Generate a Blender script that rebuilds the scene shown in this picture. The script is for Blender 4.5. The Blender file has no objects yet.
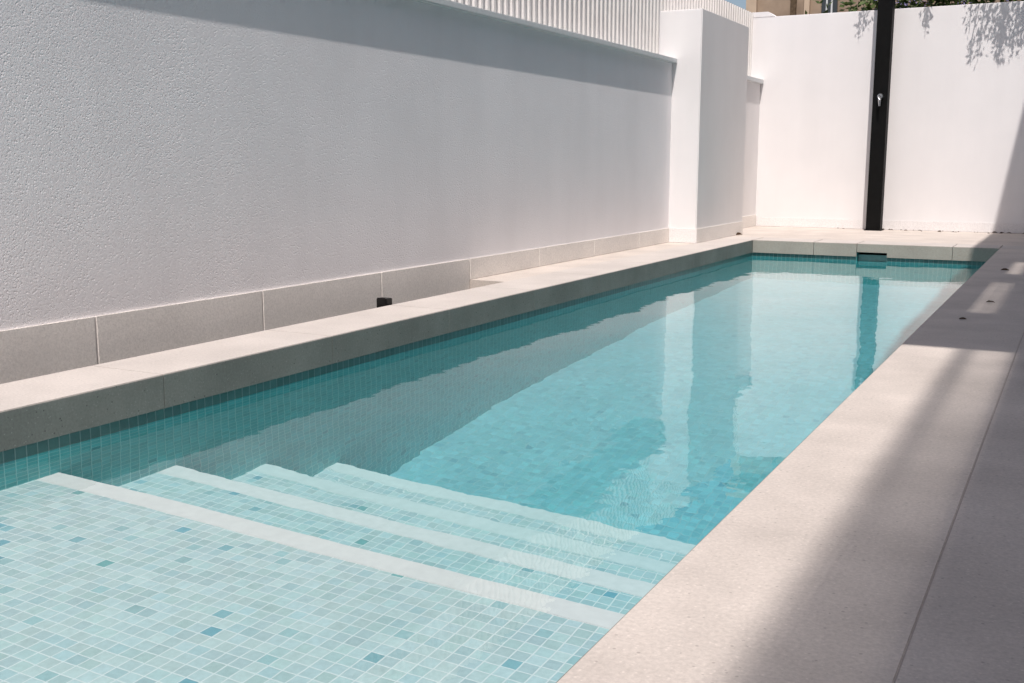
import bpy, bmesh, math, random
from mathutils import Vector, Matrix
S = 0.625                       # drawing units -> metres
random.seed(7)
sc = bpy.context.scene
col = sc.collection
MAT = {}

# ---------------------------------------------------------------- node helpers
def new_mat(name):
    m = bpy.data.materials.new(name); m.use_nodes = True
    nt = m.node_tree; nt.nodes.clear()
    out = nt.nodes.new('ShaderNodeOutputMaterial')
    MAT[name] = m
    return m, nt, out
def N(nt, typ, **kw):
    n = nt.nodes.new(typ)
    for k, v in kw.items():
        if k in n.inputs: n.inputs[k].default_value = v
        else: setattr(n, k, v)
    return n
def math_(nt, op, a, b=None, c=None):
    n = nt.nodes.new('ShaderNodeMath'); n.operation = op
    for i, v in enumerate((a, b, c)):
        if v is None: continue
        if isinstance(v, (int, float)): n.inputs[i].default_value = v
        else: nt.links.new(v, n.inputs[i])
    return n.outputs[0]
def mixc(nt, f, a, b, mode='MIX'):
    n = nt.nodes.new('ShaderNodeMix'); n.data_type = 'RGBA'; n.blend_type = mode
    for i, v in ((0, f), (6, a), (7, b)):
        if isinstance(v, (int, float)): n.inputs[i].default_value = v
        elif isinstance(v, tuple): n.inputs[i].default_value = (*v, 1)
        else: nt.links.new(v, n.inputs[i])
    return n.outputs[2]
def pos(nt, sx=1, sy=1, sz=1):
    g = nt.nodes.new('ShaderNodeNewGeometry')
    v = nt.nodes.new('ShaderNodeVectorMath'); v.operation = 'MULTIPLY'
    nt.links.new(g.outputs['Position'], v.inputs[0]); v.inputs[1].default_value = (sx/S, sy/S, sz/S)
    return v.outputs[0]
def noise(nt, vec, scale, detail=3, rough=.55):
    n = N(nt, 'ShaderNodeTexNoise', Scale=scale, Detail=detail, Roughness=rough)
    nt.links.new(vec, n.inputs['Vector']); return n.outputs['Fac']
def ramp(nt, fac, stops, interp='LINEAR'):
    r = nt.nodes.new('ShaderNodeValToRGB'); r.color_ramp.interpolation = interp
    e = r.color_ramp.elements
    while len(e) < len(stops): e.new(.5)
    for i, (p, c) in enumerate(stops):
        e[i].position = p; e[i].color = (*c, 1) if isinstance(c, tuple) else (c, c, c, 1)
    nt.links.new(fac, r.inputs[0]); return r.outputs[0]
def principled(nt, out, color, rough=.8, spec=.3, bump=None, bstr=.3, bdist=.01, metal=0):
    p = N(nt, 'ShaderNodeBsdfPrincipled')
    p.inputs['Roughness'].default_value = rough if isinstance(rough, (int, float)) else .5
    if not isinstance(rough, (int, float)): nt.links.new(rough, p.inputs['Roughness'])
    p.inputs['Specular IOR Level'].default_value = spec
    p.inputs['Metallic'].default_value = metal
    if isinstance(color, tuple): p.inputs['Base Color'].default_value = (*color, 1)
    else: nt.links.new(color, p.inputs['Base Color'])
    if bump is not None:
        b = N(nt, 'ShaderNodeBump', Strength=bstr, Distance=bdist)
        nt.links.new(bump, b.inputs['Height']); nt.links.new(b.outputs[0], p.inputs['Normal'])
    nt.links.new(p.outputs[0], out.inputs[0]); return p

def stucco(name, c, grain=55, dist=.006, strength=.9):
    m, nt, out = new_mat(name)
    v = pos(nt)
    big = noise(nt, v, 1.1, 4)
    streak = noise(nt, pos(nt, 2.2, 2.2, .25), 1.6, 4)
    f = math_(nt, 'ADD', math_(nt, 'MULTIPLY', big, .6), math_(nt, 'MULTIPLY', streak, .4))
    cc = ramp(nt, f, [(.3, tuple(x*.91 for x in c)), (.7, c)])
    g1 = noise(nt, v, grain, 4, .65)
    g2 = noise(nt, v, grain*.42, 2, .5)
    vp = N(nt, 'ShaderNodeTexVoronoi', Scale=grain*.62); nt.links.new(v, vp.inputs['Vector'])
    pit = math_(nt, 'MAXIMUM', ramp(nt, vp.outputs['Distance'], [(.12, 0.0), (.42, 1.0)]), ramp(nt, g2, [(.42, 1.0), (.55, .15)]))
    g = math_(nt, 'ADD', math_(nt, 'MULTIPLY', pit, math_(nt, 'MULTIPLY', ramp(nt, big, [(.3, .35), (.7, 1.0)]), .75)), math_(nt, 'MULTIPLY', g1, .6))
    principled(nt, out, cc, .92, .15, g, strength, dist)
    return m
def stone(name, c, speck=.5, rough=.75, bd=.0012, contrast=.10):
    m, nt, out = new_mat(name)
    v = pos(nt)
    big = noise(nt, v, 2.2, 5, .6)
    cc = ramp(nt, big, [(.3, tuple(x*(1-contrast) for x in c)), (.7, tuple(x*(1+contrast*.6) for x in c))])
    fine = noise(nt, v, 90, 3, .7)
    cc = mixc(nt, 1.0, cc, ramp(nt, fine, [(.3, .86), (.7, 1.1)]), 'MULTIPLY')
    vo = N(nt, 'ShaderNodeTexVoronoi', Scale=38.0); nt.links.new(v, vo.inputs['Vector'])
    dark = ramp(nt, vo.outputs['Distance'], [(.10, 1.0), (.17, 0.0)])
    pick = ramp(nt, math_(nt, 'FRACT', math_(nt, 'MULTIPLY', noise(nt, v, 9, 1), 7.3)), [(.62, 0.0), (.66, 1.0)])
    dm = math_(nt, 'MULTIPLY', math_(nt, 'MULTIPLY', dark, pick), speck)
    cc = mixc(nt, dm, cc, tuple(x*.42 for x in c))
    vo2 = N(nt, 'ShaderNodeTexVoronoi', Scale=55.0); nt.links.new(pos(nt, 1.02, .98, 1), vo2.inputs['Vector'])
    lm = math_(nt, 'MULTIPLY', ramp(nt, vo2.outputs['Distance'], [(.1, 1.0), (.2, 0.0)]), speck*.55)
    cc = mixc(nt, lm, cc, tuple(min(.85, x*1.5) for x in c))
    principled(nt, out, cc, rough, .3, fine, .5, bd)
    return m
def plain(name, c, rough=.6, spec=.4, metal=0, var=.08, scale=30):
    m, nt, out = new_mat(name)
    n = noise(nt, pos(nt), scale, 3)
    cc = ramp(nt, n, [(.3, tuple(x*(1-var) for x in c)), (.7, tuple(min(1, x*(1+var)) for x in c))])
    principled(nt, out, cc, rough, spec, metal=metal, bump=n, bstr=.15, bdist=.001)
    return m

def mosaic(name, stops, grout, tile=.05):
    m, nt, out = new_mat(name)
    uv = nt.nodes.new('ShaderNodeUVMap'); uv.uv_map = 'UVMap'
    wob = N(nt, 'ShaderNodeTexNoise', Scale=1.5, Detail=2.0); nt.links.new(uv.outputs[0], wob.inputs['Vector'])
    sp = nt.nodes.new('ShaderNodeSeparateXYZ'); nt.links.new(uv.outputs[0], sp.inputs[0])
    U = math_(nt, 'MULTIPLY', math_(nt, 'ADD', sp.outputs[0], math_(nt, 'MULTIPLY', math_(nt, 'SUBTRACT', wob.outputs['Fac'], .5), .012)), 1/tile)
    V = math_(nt, 'MULTIPLY', math_(nt, 'ADD', sp.outputs[1], math_(nt, 'MULTIPLY', math_(nt, 'SUBTRACT', wob.outputs['Fac'], .5), .012)), 1/tile)
    cb = nt.nodes.new('ShaderNodeCombineXYZ')
    nt.links.new(math_(nt, 'FLOOR', U), cb.inputs[0]); nt.links.new(math_(nt, 'FLOOR', V), cb.inputs[1])
    wn = nt.nodes.new('ShaderNodeTexWhiteNoise'); wn.noise_dimensions = '2D'; nt.links.new(cb.outputs[0], wn.inputs['Vector'])
    c = ramp(nt, wn.outputs['Value'], stops, 'CONSTANT')
    # streaks and hue drift inside each glass tile
    hv = nt.nodes.new('ShaderNodeSeparateColor'); nt.links.new(wn.outputs['Color'], hv.inputs[0])
    val = math_(nt, 'ADD', .90, math_(nt, 'MULTIPLY', hv.outputs[1], .2))
    inner = noise(nt, pos(nt, 1, 1, 1), 45, 4, .7)
    val = math_(nt, 'MULTIPLY', val, ramp(nt, inner, [(.3, .90), (.7, 1.08)]))
    vv = nt.nodes.new('ShaderNodeCombineColor')
    for i in range(3): nt.links.new(val, vv.inputs[i])
    c = mixc(nt, 1.0, c, vv.outputs[0], 'MULTIPLY')
    def edge(x):
        f = math_(nt, 'FRACT', x)
        return math_(nt, 'MINIMUM', f, math_(nt, 'SUBTRACT', 1.0, f))
    d = math_(nt, 'MINIMUM', edge(U), edge(V))
    g = ramp(nt, d, [(.028, 1.0), (.055, 0.0)])
    c = mixc(nt, g, c, grout)
    h = ramp(nt, d, [(.03, 0.0), (.09, 1.0)])
    ro = ramp(nt, g, [(0, .3), (1, .85)])
    principled(nt, out, c, ro, .5, h, .5, .001)
    return m

stucco('white_stucco', (.92, .89, .905), 115, .0020, .85)
stucco('white_stucco_smooth', (.82, .80, .80), 90, .0015, .3)
plain('white_cap', (.66, .68, .69), .7, .3, var=.04)
plain('white_slat', (.80, .77, .74), .55, .4, var=.05, scale=8)
stone('pale_stone', (.53, .485, .455), .5)
stone('deck_stone', (.56, .50, .455), .5, contrast=.15)
stone('wall_skirting_pale', (.78, .755, .75), .03, contrast=.04)
stone('skirting_stone', (.86, .815, .775), .15, contrast=.06)
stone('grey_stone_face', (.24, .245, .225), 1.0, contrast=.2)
plain('grout_brown', (.40, .35, .32), .9, .1)
plain('joint', (.10, .09, .08), .9, .1)
plain('pale_joint', (.74, .70, .67), .9, .1)
plain('black_metal', (.004, .004, .004), .6, .12, var=.3, scale=12)
plain('black_plastic', (.008, .007, .007), .5, .4, var=.2)
plain('steel', (.55, .55, .56), .28, .5, 1.0)
plain('render_white', (.74, .73, .72), .9, .2, var=.03, scale=3)
plain('tan_render', (.33, .25, .185), .9, .2, var=.25, scale=2.5)
plain('tan_trim', (.55, .43, .32), .9, .2, var=.08, scale=4)
plain('blue_awning', (.17, .17, .36), .8, .2)
plain('bark', (.12, .085, .055), .95, .1, var=.35, scale=14)
plain('soil', (.10, .08, .06), .95, .1, var=.3, scale=12)
plain('dry_leaf', (.06, .035, .022), .9, .1, var=.3, scale=60)
plain('skimmer_plastic', (.30, .42, .40), .5, .4)
plain('dark_glass', (.03, .035, .04), .05, .8)
GROUT = (.60, .59, .585)
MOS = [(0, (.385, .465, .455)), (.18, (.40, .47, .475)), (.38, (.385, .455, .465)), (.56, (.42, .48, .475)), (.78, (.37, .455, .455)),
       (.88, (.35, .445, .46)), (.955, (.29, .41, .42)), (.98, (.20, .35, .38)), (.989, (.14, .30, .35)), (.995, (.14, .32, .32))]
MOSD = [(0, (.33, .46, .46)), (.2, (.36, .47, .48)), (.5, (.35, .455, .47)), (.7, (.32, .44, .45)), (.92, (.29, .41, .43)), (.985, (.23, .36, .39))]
mosaic('mosaic', MOS, GROUT, .047)
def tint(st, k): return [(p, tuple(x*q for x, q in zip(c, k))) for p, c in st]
mosaic('mosaic_floor_depth_tint', tint(MOSD, (.34, .79, .85)), tuple(x*q for x, q in zip(GROUT, (.28, .60, .63))))  # light absorbed by the deep water is put into the floor tile colour
mosaic('mosaic_water_tint', tint(MOSD, (.20, 1.10, 1.12)), tuple(x*q for x, q in zip(GROUT, (.62, 1.25, 1.24))))  # underwater absorption put into the wall tile colour
mosaic('mosaic_step_depth_tint', tint(MOS, (.78, .95, .96)), tuple(x*q for x, q in zip(GROUT, (.85, .97, .97))), .047)  # lower steps: absorption by the water above put into the tile colour
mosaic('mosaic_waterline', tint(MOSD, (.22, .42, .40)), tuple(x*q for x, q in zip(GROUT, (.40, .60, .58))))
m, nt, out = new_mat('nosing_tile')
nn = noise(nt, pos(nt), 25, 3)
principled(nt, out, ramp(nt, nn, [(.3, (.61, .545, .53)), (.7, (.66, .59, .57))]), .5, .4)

m, nt, out = new_mat('nosing_depth_tint')  # lowest edge strips, with absorption by deep water put into the colour
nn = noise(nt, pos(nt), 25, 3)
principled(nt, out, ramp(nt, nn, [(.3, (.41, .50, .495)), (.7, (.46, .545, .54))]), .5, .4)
m, nt, out = new_mat('nosing_depth_mid')  # second edge strip, with milder water absorption put into the colour
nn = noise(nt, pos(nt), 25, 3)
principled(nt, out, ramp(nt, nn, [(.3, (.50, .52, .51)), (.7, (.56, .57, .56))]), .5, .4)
def leaf_mat(name, a, b):
    m, nt, out = new_mat(name)
    oi = noise(nt, pos(nt), 5.5, 2)
    cc = ramp(nt, oi, [(.3, a), (.7, b)])
    p = N(nt, 'ShaderNodeBsdfPrincipled', Roughness=.55); nt.links.new(cc, p.inputs['Base Color'])
    t = N(nt, 'ShaderNodeBsdfTranslucent'); nt.links.new(cc, t.inputs[0])
    mx = N(nt, 'ShaderNodeMixShader'); mx.inputs[0].default_value = .3
    nt.links.new(p.outputs[0], mx.inputs[1]); nt.links.new(t.outputs[0], mx.inputs[2]); nt.links.new(mx.outputs[0], out.inputs[0])
leaf_mat('leaf', (.035, .07, .018), (.12, .17, .04))
leaf_mat('dark_leaf', (.02, .045, .015), (.06, .10, .03))
leaf_mat('flower', (.30, .26, .55), (.55, .50, .75))

# water: a refracting surface whose tint stands in for absorption in the water
m, nt, out = new_mat('water')
v = pos(nt, 1, 1, 0)
n1 = noise(nt, v, 3.2, 2, .5); n2 = noise(nt, pos(nt, 1.3, .8, 0), 9.0, 2, .5)
h = math_(nt, 'ADD', n1, math_(nt, 'MULTIPLY', n2, .22))
b = N(nt, 'ShaderNodeBump', Strength=1.0, Distance=.0020*S); nt.links.new(h, b.inputs['Height'])
rf = N(nt, 'ShaderNodeBsdfRefraction', Roughness=0.0, IOR=1.333); rf.inputs['Color'].default_value = (.845, .958, .982, 1)
gs = N(nt, 'ShaderNodeBsdfGlossy', Roughness=0.0); gs.inputs['Color'].default_value = (1, 1, 1, 1)
fr = N(nt, 'ShaderNodeFresnel', IOR=1.333)
ms = N(nt, 'ShaderNodeMixShader')
for q in (rf, gs, fr): nt.links.new(b.outputs[0], q.inputs['Normal'])
nt.links.new(fr.outputs[0], ms.inputs[0]); nt.links.new(rf.outputs[0], ms.inputs[1]); nt.links.new(gs.outputs[0], ms.inputs[2])
nt.links.new(ms.outputs[0], out.inputs['Surface'])

# ---------------------------------------------------------------- mesh helpers
class MB:
    def __init__(s): s.bm = bmesh.new()
    def box(s, x0, x1, y0, y1, z0, z1, bev=0):
        bm = s.bm
        vs = [bm.verts.new((x, y, z)) for x in (x0, x1) for y in (y0, y1) for z in (z0, z1)]
        idx = [(0,1,3,2),(4,6,7,5),(0,4,5,1),(2,3,7,6),(0,2,6,4),(1,5,7,3)]
        fs = [bm.faces.new([vs[i] for i in f]) for f in idx]
        if bev:
            es = list({e for f in fs for e in f.edges})
            bmesh.ops.bevel(bm, geom=es, offset=bev, segments=2, affect='EDGES')
        return s
    def quad(s, *p):
        s.bm.faces.new([s.bm.verts.new(q) for q in p]); return s
    def prism(s, prof, y0, y1):     # profile in (x,z), extruded along y
        a = [s.bm.verts.new((x, y0, z)) for x, z in prof]; b_ = [s.bm.verts.new((x, y1, z)) for x, z in prof]
        n = len(prof)
        s.bm.faces.new(a); s.bm.faces.new(b_[::-1])
        for i in range(n): s.bm.faces.new((a[i], b_[i], b_[(i+1) % n], a[(i+1) % n]))
        return s
    def tube(s, pts, rad, seg=10):
        rings = []
        for i, p in enumerate(pts):
            p = Vector(p)
            d = (Vector(pts[min(i+1, len(pts)-1)]) - Vector(pts[max(i-1, 0)])).normalized()
            up = Vector((0, 0, 1)) if abs(d.z) < .9 else Vector((1, 0, 0))
            a = d.cross(up).normalized(); b_ = d.cross(a)
            r = rad[i] if isinstance(rad, (list, tuple)) else rad
            rings.append([s.bm.verts.new(p + a*math.cos(t)*r + b_*math.sin(t)*r) for t in [2*math.pi*k/seg for k in range(seg)]])
        for A, B in zip(rings, rings[1:]):
            for k in range(seg): s.bm.faces.new((A[k], A[(k+1) % seg], B[(k+1) % seg], B[k]))
        s.bm.faces.new(rings[0]); s.bm.faces.new(rings[-1][::-1])
        return s
    def build(s, name, mat, parent=None, **kw):
        bmesh.ops.recalc_face_normals(s.bm, faces=s.bm.faces) if kw.pop('recalc', True) else None
        uvl = s.bm.loops.layers.uv.new('UVMap')
        s.bm.normal_update()
        for f in s.bm.faces:
            n = f.normal; ax = max(range(3), key=lambda i: abs(n[i]))
            for l in f.loops:
                c = l.vert.co
                l[uvl].uv = ((c.y, c.z), (c.x, c.z), (c.x, c.y))[ax]
        me = bpy.data.meshes.new(name); s.bm.to_mesh(me); s.bm.free()
        me.materials.append(MAT[mat])
        if kw.pop('smooth', False):
            for p in me.polygons: p.use_smooth = True
        o = bpy.data.objects.new(name, me); col.objects.link(o)
        if parent: o.parent = parent
        tag(o, **kw); return o
def tag(o, label=None, cat=None, group=None, kind=None):
    if label: o['label'] = label
    if cat: o['category'] = cat
    if group: o['group'] = group
    if kind: o['kind'] = kind
def empty(name, label, cat, group=None):
    o = bpy.data.objects.new(name, None); col.objects.link(o); o.empty_display_size = .1
    tag(o, label, cat, group); return o

# ---------------------------------------------------------------- layout numbers (drawing units)
W, L = 2.715, 12.82            # pool width and far edge
WA = .0009
ZW = -.195                     # water level
YN = -1.6                      # near end of the pool (behind the view)
OX, OY = .010, .022
T = .15                        # coping face height
FL = -2.5                      # pool floor
XW, YF = -.772, 15.75           # left wall face, far wall face
HC = 2.03                      # underside of the cap
SUN = Vector((.31, -1.0, 2.0)).normalized()

# ---------------------------------------------------------------- ground and deck
g = MB()
for (x0, x1, y0, y1) in ((-60, -1.4, -60, 90), (9, 60, -60, 90), (-1.4, 9, 20, 90), (-1.4, 9, -60, -8)):
    g.quad((x0, y0, -.3), (x1, y0, -.3), (x1, y1, -.3), (x0, y1, -.3))
g.build('ground', 'soil', label='bare soil around the walled pool yard', kind='structure')
d = MB()
d.box(W+.5365, 5.2, -8, YF+.3, -.12, -.001)
d.box(-1.3, W+.533, L+.50, YF+.3, -.12, -.001)
d.box(-1.3, W+.533, -8, YN-.5, -.12, -.001)
d.box(XW-.3, -.447, 7.33, L+.50-.004, -.12, -.001)
jd = MB(); jd.box(W+.5335, W+.5365, -8, YF, -.12, -.0022); jd.build('paving_joint', 'grout_brown', label='narrow brown joint between paving slabs', kind='structure')
d.build('pool_deck', 'deck_stone', label='pale grey stone paving around the pool', kind='structure')
MB().box(-1.3, 5.2, -8, YN-.5, -.29, -.13).box(-1.3, -.12, YN-.5, YF+.3, -.29, -.13).box(W+.12, 5.2, YN-.5, YF+.3, -.29, -.13).box(-.12, W+.12, L+.12, YF+.3, -.29, -.13)\
    .build('deck_base', 'joint', label='dark mortar bed under the paving', kind='structure')

# ---------------------------------------------------------------- pool
pool = empty('swimming_pool', 'long narrow pool lined in pale turquoise mosaic with steps leading down from a shelf', 'swimming pool')
MB().quad((-OX, YN, FL), (-OX, L+OY, FL), (-OX, L+OY, -.129), (-OX, YN, -.129)).build('side_wall', 'mosaic_water_tint', pool, recalc=False)
MB().quad((W+OX, L+OY, FL), (W+OX, YN, FL), (W+OX, YN, -.129), (W+OX, L+OY, -.129)).build('side_wall', 'mosaic_water_tint', pool, recalc=False)
SX0, SX1, SZ = 1.215, 1.55, -.29
ew = MB()
LO = L+OY
ew.quad((-OX, LO, FL), (W+OX, LO, FL), (W+OX, LO, SZ), (-OX, LO, SZ))
ew.quad((-OX, LO, SZ), (SX0, LO, SZ), (SX0, LO, -.129), (-OX, LO, -.129)).quad((SX1, LO, SZ), (W+OX, LO, SZ), (W+OX, LO, -.129), (SX1, LO, -.129))
ew.build('end_wall', 'mosaic_water_tint', pool, recalc=False)
MB().quad((W+OX, YN, FL), (-OX, YN, FL), (-OX, YN, -.129), (W+OX, YN, -.129)).build('end_wall', 'mosaic_water_tint', pool, recalc=False)
MB().quad((-OX, YN, FL), (W+OX, YN, FL), (W+OX, L+OY, FL), (-OX, L+OY, FL)).build('floor', 'mosaic_floor_depth_tint', pool, recalc=False)
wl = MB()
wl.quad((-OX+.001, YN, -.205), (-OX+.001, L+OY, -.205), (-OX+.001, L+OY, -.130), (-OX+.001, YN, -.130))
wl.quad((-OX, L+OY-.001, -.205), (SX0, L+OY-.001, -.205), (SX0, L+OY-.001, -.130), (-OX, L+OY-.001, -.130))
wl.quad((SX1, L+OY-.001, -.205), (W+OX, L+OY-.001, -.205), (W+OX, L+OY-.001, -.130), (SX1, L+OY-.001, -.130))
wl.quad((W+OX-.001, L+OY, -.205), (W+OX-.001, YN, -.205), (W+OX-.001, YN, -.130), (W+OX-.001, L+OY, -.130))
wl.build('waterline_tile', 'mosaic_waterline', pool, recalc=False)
# steps (a wide shelf first)
SYL = [2.785, 3.395, 3.985, 4.575]; SYR = [2.655, 3.285, 3.90, 4.525]; SZS = [-.555, -1.0, -1.465, -1.92]
X0, X1 = -OX, W+OX
pl_, pr_ = YN, YN
for i in range(4):
    yl, yr, sz = SYL[i], SYR[i], SZS[i]
    nz = SZS[i+1] if i < 3 else FL
    st = MB()
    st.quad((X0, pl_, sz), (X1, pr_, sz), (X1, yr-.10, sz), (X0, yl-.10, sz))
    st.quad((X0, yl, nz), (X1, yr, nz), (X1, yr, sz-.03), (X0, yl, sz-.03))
    so = st.build('step', 'mosaic' if i == 0 else 'mosaic_step_depth_tint', pool, recalc=False)
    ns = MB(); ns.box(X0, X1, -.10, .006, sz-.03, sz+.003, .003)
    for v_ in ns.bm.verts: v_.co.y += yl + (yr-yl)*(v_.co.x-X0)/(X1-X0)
    ns.build('nosing', ('nosing_tile', 'nosing_depth_mid', 'nosing_depth_tint', 'nosing_depth_tint')[i], so)
    pl_, pr_ = yl, yr
# coping
def stones(name_parent, along, a0, a1, step, offs, mk):
    k = a0 + offs
    cuts = [a0] + [a0+offs+i*step for i in range(int((a1-a0-offs)/step)+1) if a0 < a0+offs+i*step < a1-.05] + [a1]
    for p, q in zip(cuts, cuts[1:]): mk(p+.0018, q-.0018)
def cop_left(p, q):
    o = MB().box(-.445, -.004, p, q, -.128, 0, .0022).build('coping_stone', 'pale_stone', pool)
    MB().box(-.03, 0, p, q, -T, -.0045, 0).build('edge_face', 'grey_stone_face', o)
    MB().box(-.444, -.031, q+.0001, q+.0035, -.12, -.0008).build('joint', 'pale_stone', o)
y1 = 3.348
stones(pool, 'y', YN, L, 1.2, (y1-YN) % 1.2, cop_left)
def cop_far(p, q):
    o = MB().box(p, q, L+.004, L+.5-.004, -.090 if p < SX0+.1 < q else -.128, 0, .004).build('coping_stone', 'pale_stone', pool)
    if p < SX0 < q or p < SX1 < q:
        f_ = MB()
        f_.box(p, SX0 if p < SX0 < q else SX1, L, L+.03, -T, -.0045) if p < SX0 else None
        f_.box(max(p, SX0), min(q, SX1), L, L+.03, -.098, -.0045)
        if q > SX1: f_.box(SX1, q, L, L+.03, -T, -.0045)
        f_.build('edge_face', 'grey_far_face', o)
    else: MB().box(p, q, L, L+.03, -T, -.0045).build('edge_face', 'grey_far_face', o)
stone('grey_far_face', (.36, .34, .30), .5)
for p, q in ((-.445, -.003), (0, .725), (.725, 1.215), (1.215, 2.243), (2.243, W), (W+.002, W+.533)):
    if p < -.1 or p > W:
        MB().box(p+.0025, q-.0025, L+.004, L+.5-.004, -.128, 0, .004).build('coping_stone', 'pale_stone', pool)
    else: cop_far(p+.0025, q-.0025)
o = MB().box(W+.004, W+.5335, YN, L+.0, -.128, 0, .002).build('coping_stone', 'deck_stone', pool)
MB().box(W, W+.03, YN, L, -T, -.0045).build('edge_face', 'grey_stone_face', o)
o = MB().box(-.445, W+.533, YN-.5, YN-.004, -.128, 0, .004).build('coping_stone', 'pale_stone', pool)
# skimmer
sk = MB()
sk.box(SX0-.02, SX0, L+.031, L+.35, -.42, -.10).box(SX1, SX1+.02, L+.031, L+.35, -.42, -.10)
sk.box(SX0, SX1, L+.35, L+.37, -.42, -.10).box(SX0, SX1, L+.031, L+.35, -.42, -.40)
so = sk.build('skimmer', 'mosaic_water_tint', pool)
MB().box(SX0+.006, SX1-.006, L+.085, L+.097, -.30, -.132, .002).build('weir_flap', 'skimmer_plastic', so)

# water surface
nx, ny = 1, 1
w = MB()
wt = [(random.uniform(0, 6.28), random.uniform(0, 6.28), random.uniform(3.0, 11.0)) for _ in range(14)]
def wave(x, y):
    return sum(math.sin((x*math.cos(a)+y*math.sin(a))*k+p)*(3.0/k)**1.6 for a, p, k in wt)*WA
gx, gy = 70, 370
gv = [[w.bm.verts.new((-OX+(W+2*OX)*i/gx, YN+(L+OY-YN)*j/gy, ZW+wave(-OX+(W+2*OX)*i/gx, YN+(L+OY-YN)*j/gy)*min(1, (gy-j)/12))) for j in range(gy+1)] for i in range(gx+1)]
for i in range(gx):
    for j in range(gy): w.bm.faces.new((gv[i][j], gv[i+1][j], gv[i+1][j+1], gv[i][j+1]))
w.quad((SX0, L+OY, ZW), (SX1, L+OY, ZW), (SX1, L+.35, ZW), (SX0, L+.35, ZW))
water = w.build('pool_water', 'water', label='still clear turquoise water filling the pool', kind='structure', recalc=False)

# ---------------------------------------------------------------- left wall
PY0, PY1, PX = 11.97, 13.87, -.435
lw = empty('garden_wall', 'long rough white stucco wall along the left side of the pool', 'wall')
MB().box(XW-.34, XW, -6, PY0-.001, -.29, HC).build('wall_face', 'white_stucco', lw)
MB().box(XW-.38, XW+.058, -6, PY0-.002, HC+.001, HC+.050, .006).build('cap', 'white_cap', lw)
tj = 3.661 - 1.223*8; k = 0
while tj < PY0:
    a, b_ = max(tj, -6)+.006, min(tj+1.223, PY0)-.006
    spans = [(a, b_)]
    for p, q in spans:
        if q-p > .02: MB().box(XW+.0005, XW+.012, p, q, -.119 if q < 7.33 else .001, .165, .002).build('skirting_tile', 'skirting_stone', lw)
    tj += 1.223
MB().box(XW+.0002, XW+.009, -6, 7.325, -.119, .162).build('grout_line', 'pale_joint', lw)
MB().box(XW+.0002, XW+.009, 7.335, PY0-.003, .002, .162).build('grout_line', 'pale_joint', lw)

pl = empty('wall_pillar', 'broad white pillar standing out from the left wall, sunlit on its near face', 'pillar')
MB().box(-1.14, PX, PY0, PY1, -.29, 2.615, .01).build('pillar_block', 'white_stucco_smooth', pl)
MB().box(PX+.0005, PX+.010, PY0+.004, PY1-.004, .001, .165, .002).build('skirting_tile', 'skirting_stone', pl)
MB().box(XW+.014, PX+.010, PY0-.012, PY0-.0005, .001, .165, .002).build('skirting_tile', 'wall_skirting_pale', pl)

sw = empty('garden_wall', 'short capped white wall between the pillar and the far wall', 'wall')
MB().box(XW-.34, XW, PY1+.001, YF-.001, -.29, HC+.01).build('wall_face', 'white_stucco_smooth', sw)
MB().box(XW-.38, XW+.046, PY1+.002, YF-.003, HC+.011, HC+.07, .006).build('cap', 'white_cap', sw)
MB().box(XW+.0005, XW+.012, PY1+.012, YF-.002, .001, .165, .002).build('skirting_tile', 'skirting_stone', sw)

fw = empty('boundary_wall', 'tall plain white wall closing the far end of the yard', 'wall')
MB().box(-3.5, 9, YF, YF+.3, -.29, 2.975, .008).build('wall_face', 'white_stucco_smooth', fw)
MB().prism([(-1.5, 2.976), (-.60, 2.976), (-.70, 3.045), (-1.5, 3.05)], YF, YF+.3).build('raised_end', 'white_stucco_smooth', fw)
MB().box(XW+.06, 9, YF-.010, YF-.0005, .001, .11, .002).build('skirting_tile', 'pale_skirting', fw) if False else None
MB().box(XW+.014, 5.2, YF-.010, YF-.0005, .001, .13, .002).build('skirting_tile', 'wall_skirting_pale', fw)

# slatted fences
def fence(y0, y1, z0, z1, label, x=-.95):
    f_ = empty('slat_fence', label, 'fence', 'white slat fences on top of the left wall')
    s_ = MB(); y = y0
    while y < y1:
        s_.box(x-.035, x+.035, y, y+.036, z0, z1); y += .107
    s_.build('slat_panel', 'white_slat', f_)
    MB().box(x-.06, x-.037, y0, y1, z0+.02, z0+.06).box(x-.06, x-.037, y0, y1, z1-.08, z1-.04).build('rail', 'white_slat', f_)
    return f_
fence(-5.9, PY0-.03, HC+.06, 3.04, 'white vertical slat fence on the long wall, on the near side of the pillar')
fence(PY0+.01, PY1-.02, 2.618, 3.04, 'low white slat fence standing on top of the pillar')
fence(PY1+.03, YF-.02, HC+.075, 3.04, 'white vertical slat fence on the short wall beyond the pillar')

# ---------------------------------------------------------------- shower post
sp = empty('shower_post', 'tall square black metal post standing against the far white wall', 'post')
px, py = .952, 15.52
MB().box(px-.096, px+.096, py-.096, py+.096, 0, 4.1, .006).build('column', 'black_metal', sp)
MB().box(px-.115, px+.115, py-.115, py+.115, .0005, .012, .002).build('base_plate', 'black_metal', sp)
vz = 1.80
o = MB().tube([(px+.005, py-.097, vz), (px+.005, py-.150, vz)], [.042, .034], 16).build('valve', 'steel', sp, smooth=False)
MB().tube([(px+.005, py-.152, vz), (px+.005, py-.175, vz-.01), (px+.008, py-.185, vz-.05), (px+.012, py-.187, vz-.13)], [.022, .022, .018, .012], 10).build('handle', 'steel', o)

# little black box on the left
bx = MB(); bx.box(-.545, -.462, 5.735, 5.80, -.11, .040, .004)
blk = empty('junction_box', 'small black box beside the left wall, behind the pool coping', 'box')
bx.build('housing', 'black_plastic', blk)
MB().box(-.535, -.472, 5.730, 5.7345, .0, .045, .002).build('lid', 'black_plastic', blk)

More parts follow.
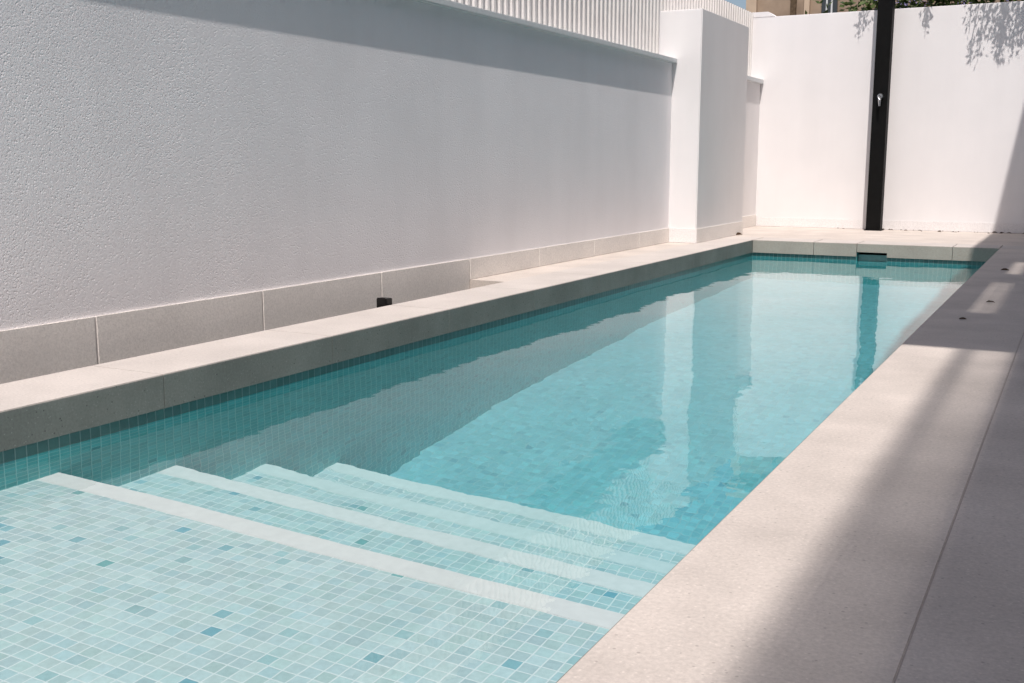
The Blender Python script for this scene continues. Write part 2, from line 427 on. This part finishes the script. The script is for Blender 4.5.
# ---------------------------------------------------------------- dry leaves
def leaf(x, y, r, ang, label=None, group=None):
    b_ = MB(); pts = []
    nseg = 6
    L_ = []; R_ = []
    for i in range(nseg+1):
        t = i/nseg; wd = math.sin(math.pi*t)**.8*r*.5
        lx = (t-.5)*r*2; zz = .004 + .12*r*random.random()
        L_.append((lx, wd*.7, zz+wd*.8)); R_.append((lx, -wd, .003+wd*.15))
    for i in range(nseg):
        for A in ((L_[i], L_[i+1], (L_[i+1][0], 0, L_[i+1][2]-.004), (L_[i][0], 0, L_[i][2]-.004)),
                  ((L_[i][0], 0, L_[i][2]-.004), (L_[i+1][0], 0, L_[i+1][2]-.004), R_[i+1], R_[i])):
            c, s_ = math.cos(ang), math.sin(ang)
            b_.quad(*[(x+q[0]*c-q[1]*s_, y+q[0]*s_+q[1]*c, max(.002, q[2])) for q in A])
    bmesh.ops.remove_doubles(b_.bm, verts=b_.bm.verts, dist=1e-5)
    return b_.build('dry_leaf', 'dry_leaf', label=label, cat='leaf', group=group)
gl_ = 'dry leaves fallen on the paving'
leaf(2.905, 6.80, .021, .3, 'dark curled leaf on shaded paving, nearest to the camera of three', gl_)
leaf(2.99, 7.72, .028, 2.9, 'thin brown leaf on shaded paving, middle one of three', gl_)
leaf(2.93, 10.15, .034, .1, 'dry brown leaf on shaded paving, farthest of three by the pool corner', gl_)
leaf(-.40, 13.62, .06, 1.1, 'brown dry leaf lying at the far corner of the white pillar', gl_)
for i in range(34):
    x = random.choice([random.uniform(1.1, 2.9), random.uniform(2.2, 3.2), random.uniform(.4, 2.6)])
    leaf(x, YF-.02-abs(random.gauss(.03, .12)), random.uniform(.012, .03), random.uniform(0, 6),
         'tiny brown leaf scrap on the paving strip along the foot of the far wall', 'leaf scraps along the far wall')

# ---------------------------------------------------------------- house on the right (its eaves shade the deck)
RH = 7.0
kx, ky = SUN.x/SUN.z*RH, -SUN.y/SUN.z*RH
hs = empty('house', 'white two storey house beside the pool with deep flat eaves', 'house')
MB().box(5.2, 10, -8, 15.7, -.29, RH-.02).build('wall', 'render_white', hs)
YE = 5.7-ky
XF = 2.46+kx
sl = MB()
GX = 2.92+kx
sl.box(XF, GX, YE, 18, RH, RH+.12)
sl.box(GX+.16, 5.3, YE, 18, RH, RH+.12)
sl.box(3.27+kx, 5.3, -8, YE-.001, RH, RH+.12)
sl.box(GX, GX+.16, YE, 3.599, RH, RH+.12)
for i in range(6): sl.box(GX+.0135+i*.027, GX+.0135+i*.027+.019, 3.6, 5.6, RH, RH+.012)  # slots added in the roof to drop a soft light patch on the deck
sl.box(GX, GX+.16, 5.601, 6.3, RH, RH+.12)
sl.box(GX, GX+.05, 6.301, 7.6, RH, RH+.12)
for i in range(4): sl.box(GX+.062+i*.025, GX+.062+i*.025+.012, 6.301, 7.6, RH, RH+.012)  # further slots added for a second light patch
sl.box(GX, GX+.16, 7.601, 18, RH, RH+.12)
sl.box(5.3, 10, -8, 18, RH, RH+.12)
sl.build('roof', 'render_white', hs)
br = MB()  # unseen bars added at the eave, tapered to soften the deck shadow
def lerp(t, pts):
    for (a, u), (b_, v_) in zip(pts, pts[1:]):
        if t <= b_: return u + (v_-u)*max(0, (t-a))/(b_-a)
    return pts[-1][1]
P_ = .021; xs = 2.92
segs = [(-8, 0.), (-1.0, 0.), (.2, .35), (1.2, .8), (YE-.002, 1.)]
while xs < 3.268:
    xm = xs+P_/2
    cn = lerp(xm, [(2.95, .06), (3.03, .76), (3.20, .84), (3.27, .95)])
    cf = lerp(xm, [(2.95, .0), (3.015, .72), (3.05, .72), (3.10, .28), (3.20, .35), (3.27, .95)])
    for (ya, ta), (yb, tb) in zip(segs, segs[1:]):
        wa = P_*(cn+(cf-cn)*ta)/2; wb = P_*(cn+(cf-cn)*tb)/2
        if max(wa, wb) < .0008: continue
        vs = [br.bm.verts.new(q) for z in (RH+.02, RH+.026) for q in ((xm+kx-wa, ya, z), (xm+kx+wa, ya, z), (xm+kx+wb, yb, z), (xm+kx-wb, yb, z))]
        for f in ((3,2,1,0),(4,5,6,7),(0,1,5,4),(1,2,6,5),(2,3,7,6),(3,0,4,7)): br.bm.faces.new([vs[i] for i in f])
    xs += P_
br.build('shadow_bars', 'white_slat', hs)
for yy in (1.0, 5.0, 9.0):
    for z0 in (.02, 3.7):
        o = MB().box(5.16, 5.199, yy, yy+2.2, z0, z0+2.6).build('window', 'black_metal', hs)
        MB().box(5.150, 5.159, yy+.08, yy+2.12, z0+.08, z0+2.52).build('pane', 'dark_glass', o)

# ---------------------------------------------------------------- beyond the far wall
bd = empty('building', 'tan rendered building behind the far wall, beside the flowering hedge', 'building')
MB().box(-2.52, 3.3, 21, 26, -.29, 5.2).build('wall', 'tan_render', bd)
MB().box(-2.50, -2.30, 20.9, 20.998, -.29, 5.19).build('pilaster', 'tan_trim', bd)
MB().box(-1.40, -1.30, 20.9, 20.998, -.29, 5.19).build('pilaster', 'tan_trim', bd)
MB().box(-1.66, -1.56, 20.93, 20.998, -.29, 5.19).build('drainpipe', 'bark', bd)
o = MB().box(-1.08, -.80, 20.93, 20.998, 2.6, 5.0).build('window', 'dark_glass', bd)
MB().box(-1.0, -.97, 20.91, 20.929, 2.62, 4.98).box(-.91, -.88, 20.91, 20.929, 2.62, 4.98).build('bars', 'white_cap', o)
MB().box(-2.6, 3.4, 20.85, 26.1, 5.2, 5.4).build('cornice', 'tan_trim', bd)
def leaf_cloud(b_, c, r, n, size, flat=1.0, droop=0):
    c = Vector(c)
    for _ in range(n):
        d_ = Vector((random.gauss(0, 1), random.gauss(0, 1), random.gauss(0, 1)*flat))
        d_ *= r/2.0
        p = c + d_
        a = Vector((random.gauss(0, 1), random.gauss(0, 1), random.gauss(0, .7)-droop)).normalized()
        b2_ = a.cross(Vector((random.gauss(0, 1), random.gauss(0, 1), random.gauss(0, 1)))).normalized()
        s = size*random.uniform(.6, 1.3)
        b_.quad(p, p+a*s*.5+b2_*s*.22, p+a*s, p+a*s*.5-b2_*s*.22)
hd = empty('flowering_hedge', 'leafy green hedge with pale lilac flowers behind the far wall', 'hedge')
f_ = MB()
for i in range(95):
    leaf_cloud(f_, (random.uniform(.3, 5.0), random.uniform(16.5, 17.6), random.uniform(2.3, 3.9)), .5, 110, .13)
f_.build('foliage', 'leaf', hd, recalc=False)
f_ = MB()
for i in range(26): leaf_cloud(f_, (random.uniform(.4, 4.8), random.uniform(16.25, 16.5), random.uniform(3.0, 3.8)), .12, 16, .06)
f_.build('flowers', 'flower', hd, recalc=False, kind='stuff')
f_ = MB()
for i in range(9):
    x = .9+i*.45; f_.tube([(x, 17, -.3), (x+.05, 17.05, 1.6), (x-.1, 16.9, 3.2)], [.05, .04, .02], 6)
f_.build('stems', 'bark', hd)

tr = empty('garden_tree', 'leafy tree behind the far wall with branches hanging over it', 'tree')
tk = MB(); tk.tube([(2.6, 17.2, -.3), (2.55, 17.1, 2), (2.65, 16.9, 4), (2.6, 16.6, 5.2)], [.14, .12, .09, .05], 10)
cl = MB()
def hang(sx, sz, t, r, n, size=.085):
    p = Vector((sx, YF, sz)) + SUN*t
    leaf_cloud(cl, p, r, n, size, 1.2, .3)
    tk.tube([(2.62, 16.7, 4.9), ((p.x+2.6)/2, (p.y+16.7)/2, max(p.z, 4.9)+.45), (p.x, p.y, p.z+.15), (p.x, p.y, p.z-.2)], [.03, .018, .008, .003], 5)
hang(.62, 2.84, .95, .085, 60, .05)
hang(.57, 2.74, .95, .05, 14, .05)
hang(1.44, 2.88, .95, .08, 55, .05)
hang(1.43, 2.76, .95, .04, 14, .05)
hang(2.14, 2.92, 1.0, .16, 110, .055)
hang(2.38, 2.82, 1.1, .17, 240, .055)
hang(2.38, 2.55, 1.2, .10, 150, .055)
hang(2.36, 2.33, 1.3, .06, 36, .055)
hang(2.12, 2.50, 1.3, .11, 55, .05)
hang(2.02, 2.38, 1.3, .04, 16, .05)
hang(2.62, 2.80, 1.1, .15, 230, .055)
hang(2.68, 2.58, 1.2, .11, 130, .055)
hang(2.52, 2.45, 1.2, .05, 22, .05)
hang(1.98, 2.80, 1.0, .08, 22, .05)
for i in range(46):
    a = random.uniform(0, 6.3); rr = random.uniform(0, 1.3)
    leaf_cloud(cl, (2.9+math.cos(a)*rr*1.1, 17.3+math.sin(a)*rr*.8, 5.3+random.uniform(-.5, 1.0)), .45, 90, .12)
tk.build('trunk', 'bark', tr); cl.build('crown', 'dark_leaf', tr, recalc=False)

# ---------------------------------------------------------------- scale to metres
for o in bpy.data.objects: o.location *= S
done = set()
for o in bpy.data.objects:
    if o.type == 'MESH' and o.data.name not in done:
        done.add(o.data.name); o.data.transform(Matrix.Scale(S, 4))

# ---------------------------------------------------------------- camera
cam = bpy.data.cameras.new('camera'); co = bpy.data.objects.new('camera', cam); col.objects.link(co)
pt, yw, rl = map(math.radians, (9.4279, -27.8028, .0677))
F = Vector((math.sin(yw)*math.cos(pt), math.cos(yw)*math.cos(pt), -math.sin(pt)))
R = Vector((math.cos(yw), -math.sin(yw), 0)); U = R.cross(F)
c, s = math.cos(rl), math.sin(rl)
R2, U2 = c*R+s*U, -s*R+c*U
co.matrix_world = Matrix(((R2.x, U2.x, -F.x, 3.4802*S), (R2.y, U2.y, -F.y, 0), (R2.z, U2.z, -F.z, .909*S), (0, 0, 0, 1)))
cam.sensor_width = 36; cam.lens = 1074.05/1024*36; cam.clip_start = .02; cam.clip_end = 500
sc.camera = co

# ---------------------------------------------------------------- light
wd = bpy.data.worlds.new('World'); sc.world = wd; wd.use_nodes = True
nt = wd.node_tree; bg = nt.nodes['Background']
sk = nt.nodes.new('ShaderNodeTexSky'); sk.sky_type = 'NISHITA'; sk.sun_disc = False
sk.sun_elevation = math.asin(SUN.z); sk.sun_rotation = math.atan2(SUN.x, SUN.y)
sk.air_density = 1.0; sk.dust_density = 2.5; sk.ozone_density = .8
nt.links.new(sk.outputs[0], bg.inputs[0]); bg.inputs[1].default_value = .088
ld = bpy.data.lights.new('sun', 'SUN'); ld.energy = 3.4; ld.angle = math.radians(.53); ld.color = (1, .97, .935)
lo = bpy.data.objects.new('sun', ld); col.objects.link(lo)
lo.rotation_euler = (-SUN).to_track_quat('-Z', 'Y').to_euler()
# sunlight refracted through the water surface
ld.cycles.is_caustics_light = True
water.cycles.is_caustics_caster = True
for p in water.data.polygons: p.use_smooth = True
for o in pool.children_recursive:
    if o.name.split('.')[0] in ('floor', 'step', 'nosing', 'side_wall', 'end_wall', 'skimmer'): o.cycles.is_caustics_receiver = True

sc.render.engine = 'CYCLES'
cy = sc.cycles
cy.use_denoising = True; cy.use_light_tree = False
cy.max_bounces = 10; cy.diffuse_bounces = 5; cy.glossy_bounces = 4; cy.transmission_bounces = 8; cy.transparent_max_bounces = 8
cy.caustics_refractive = True; cy.caustics_reflective = False
cy.sample_clamp_indirect = 4.0
sc.view_settings.view_transform = 'Standard'; sc.view_settings.look = 'None'
sc.view_settings.exposure = .35; sc.view_settings.use_white_balance = True; sc.view_settings.white_balance_temperature = 6720; sc.view_settings.white_balance_tint = 13; sc.view_settings.gamma = 1
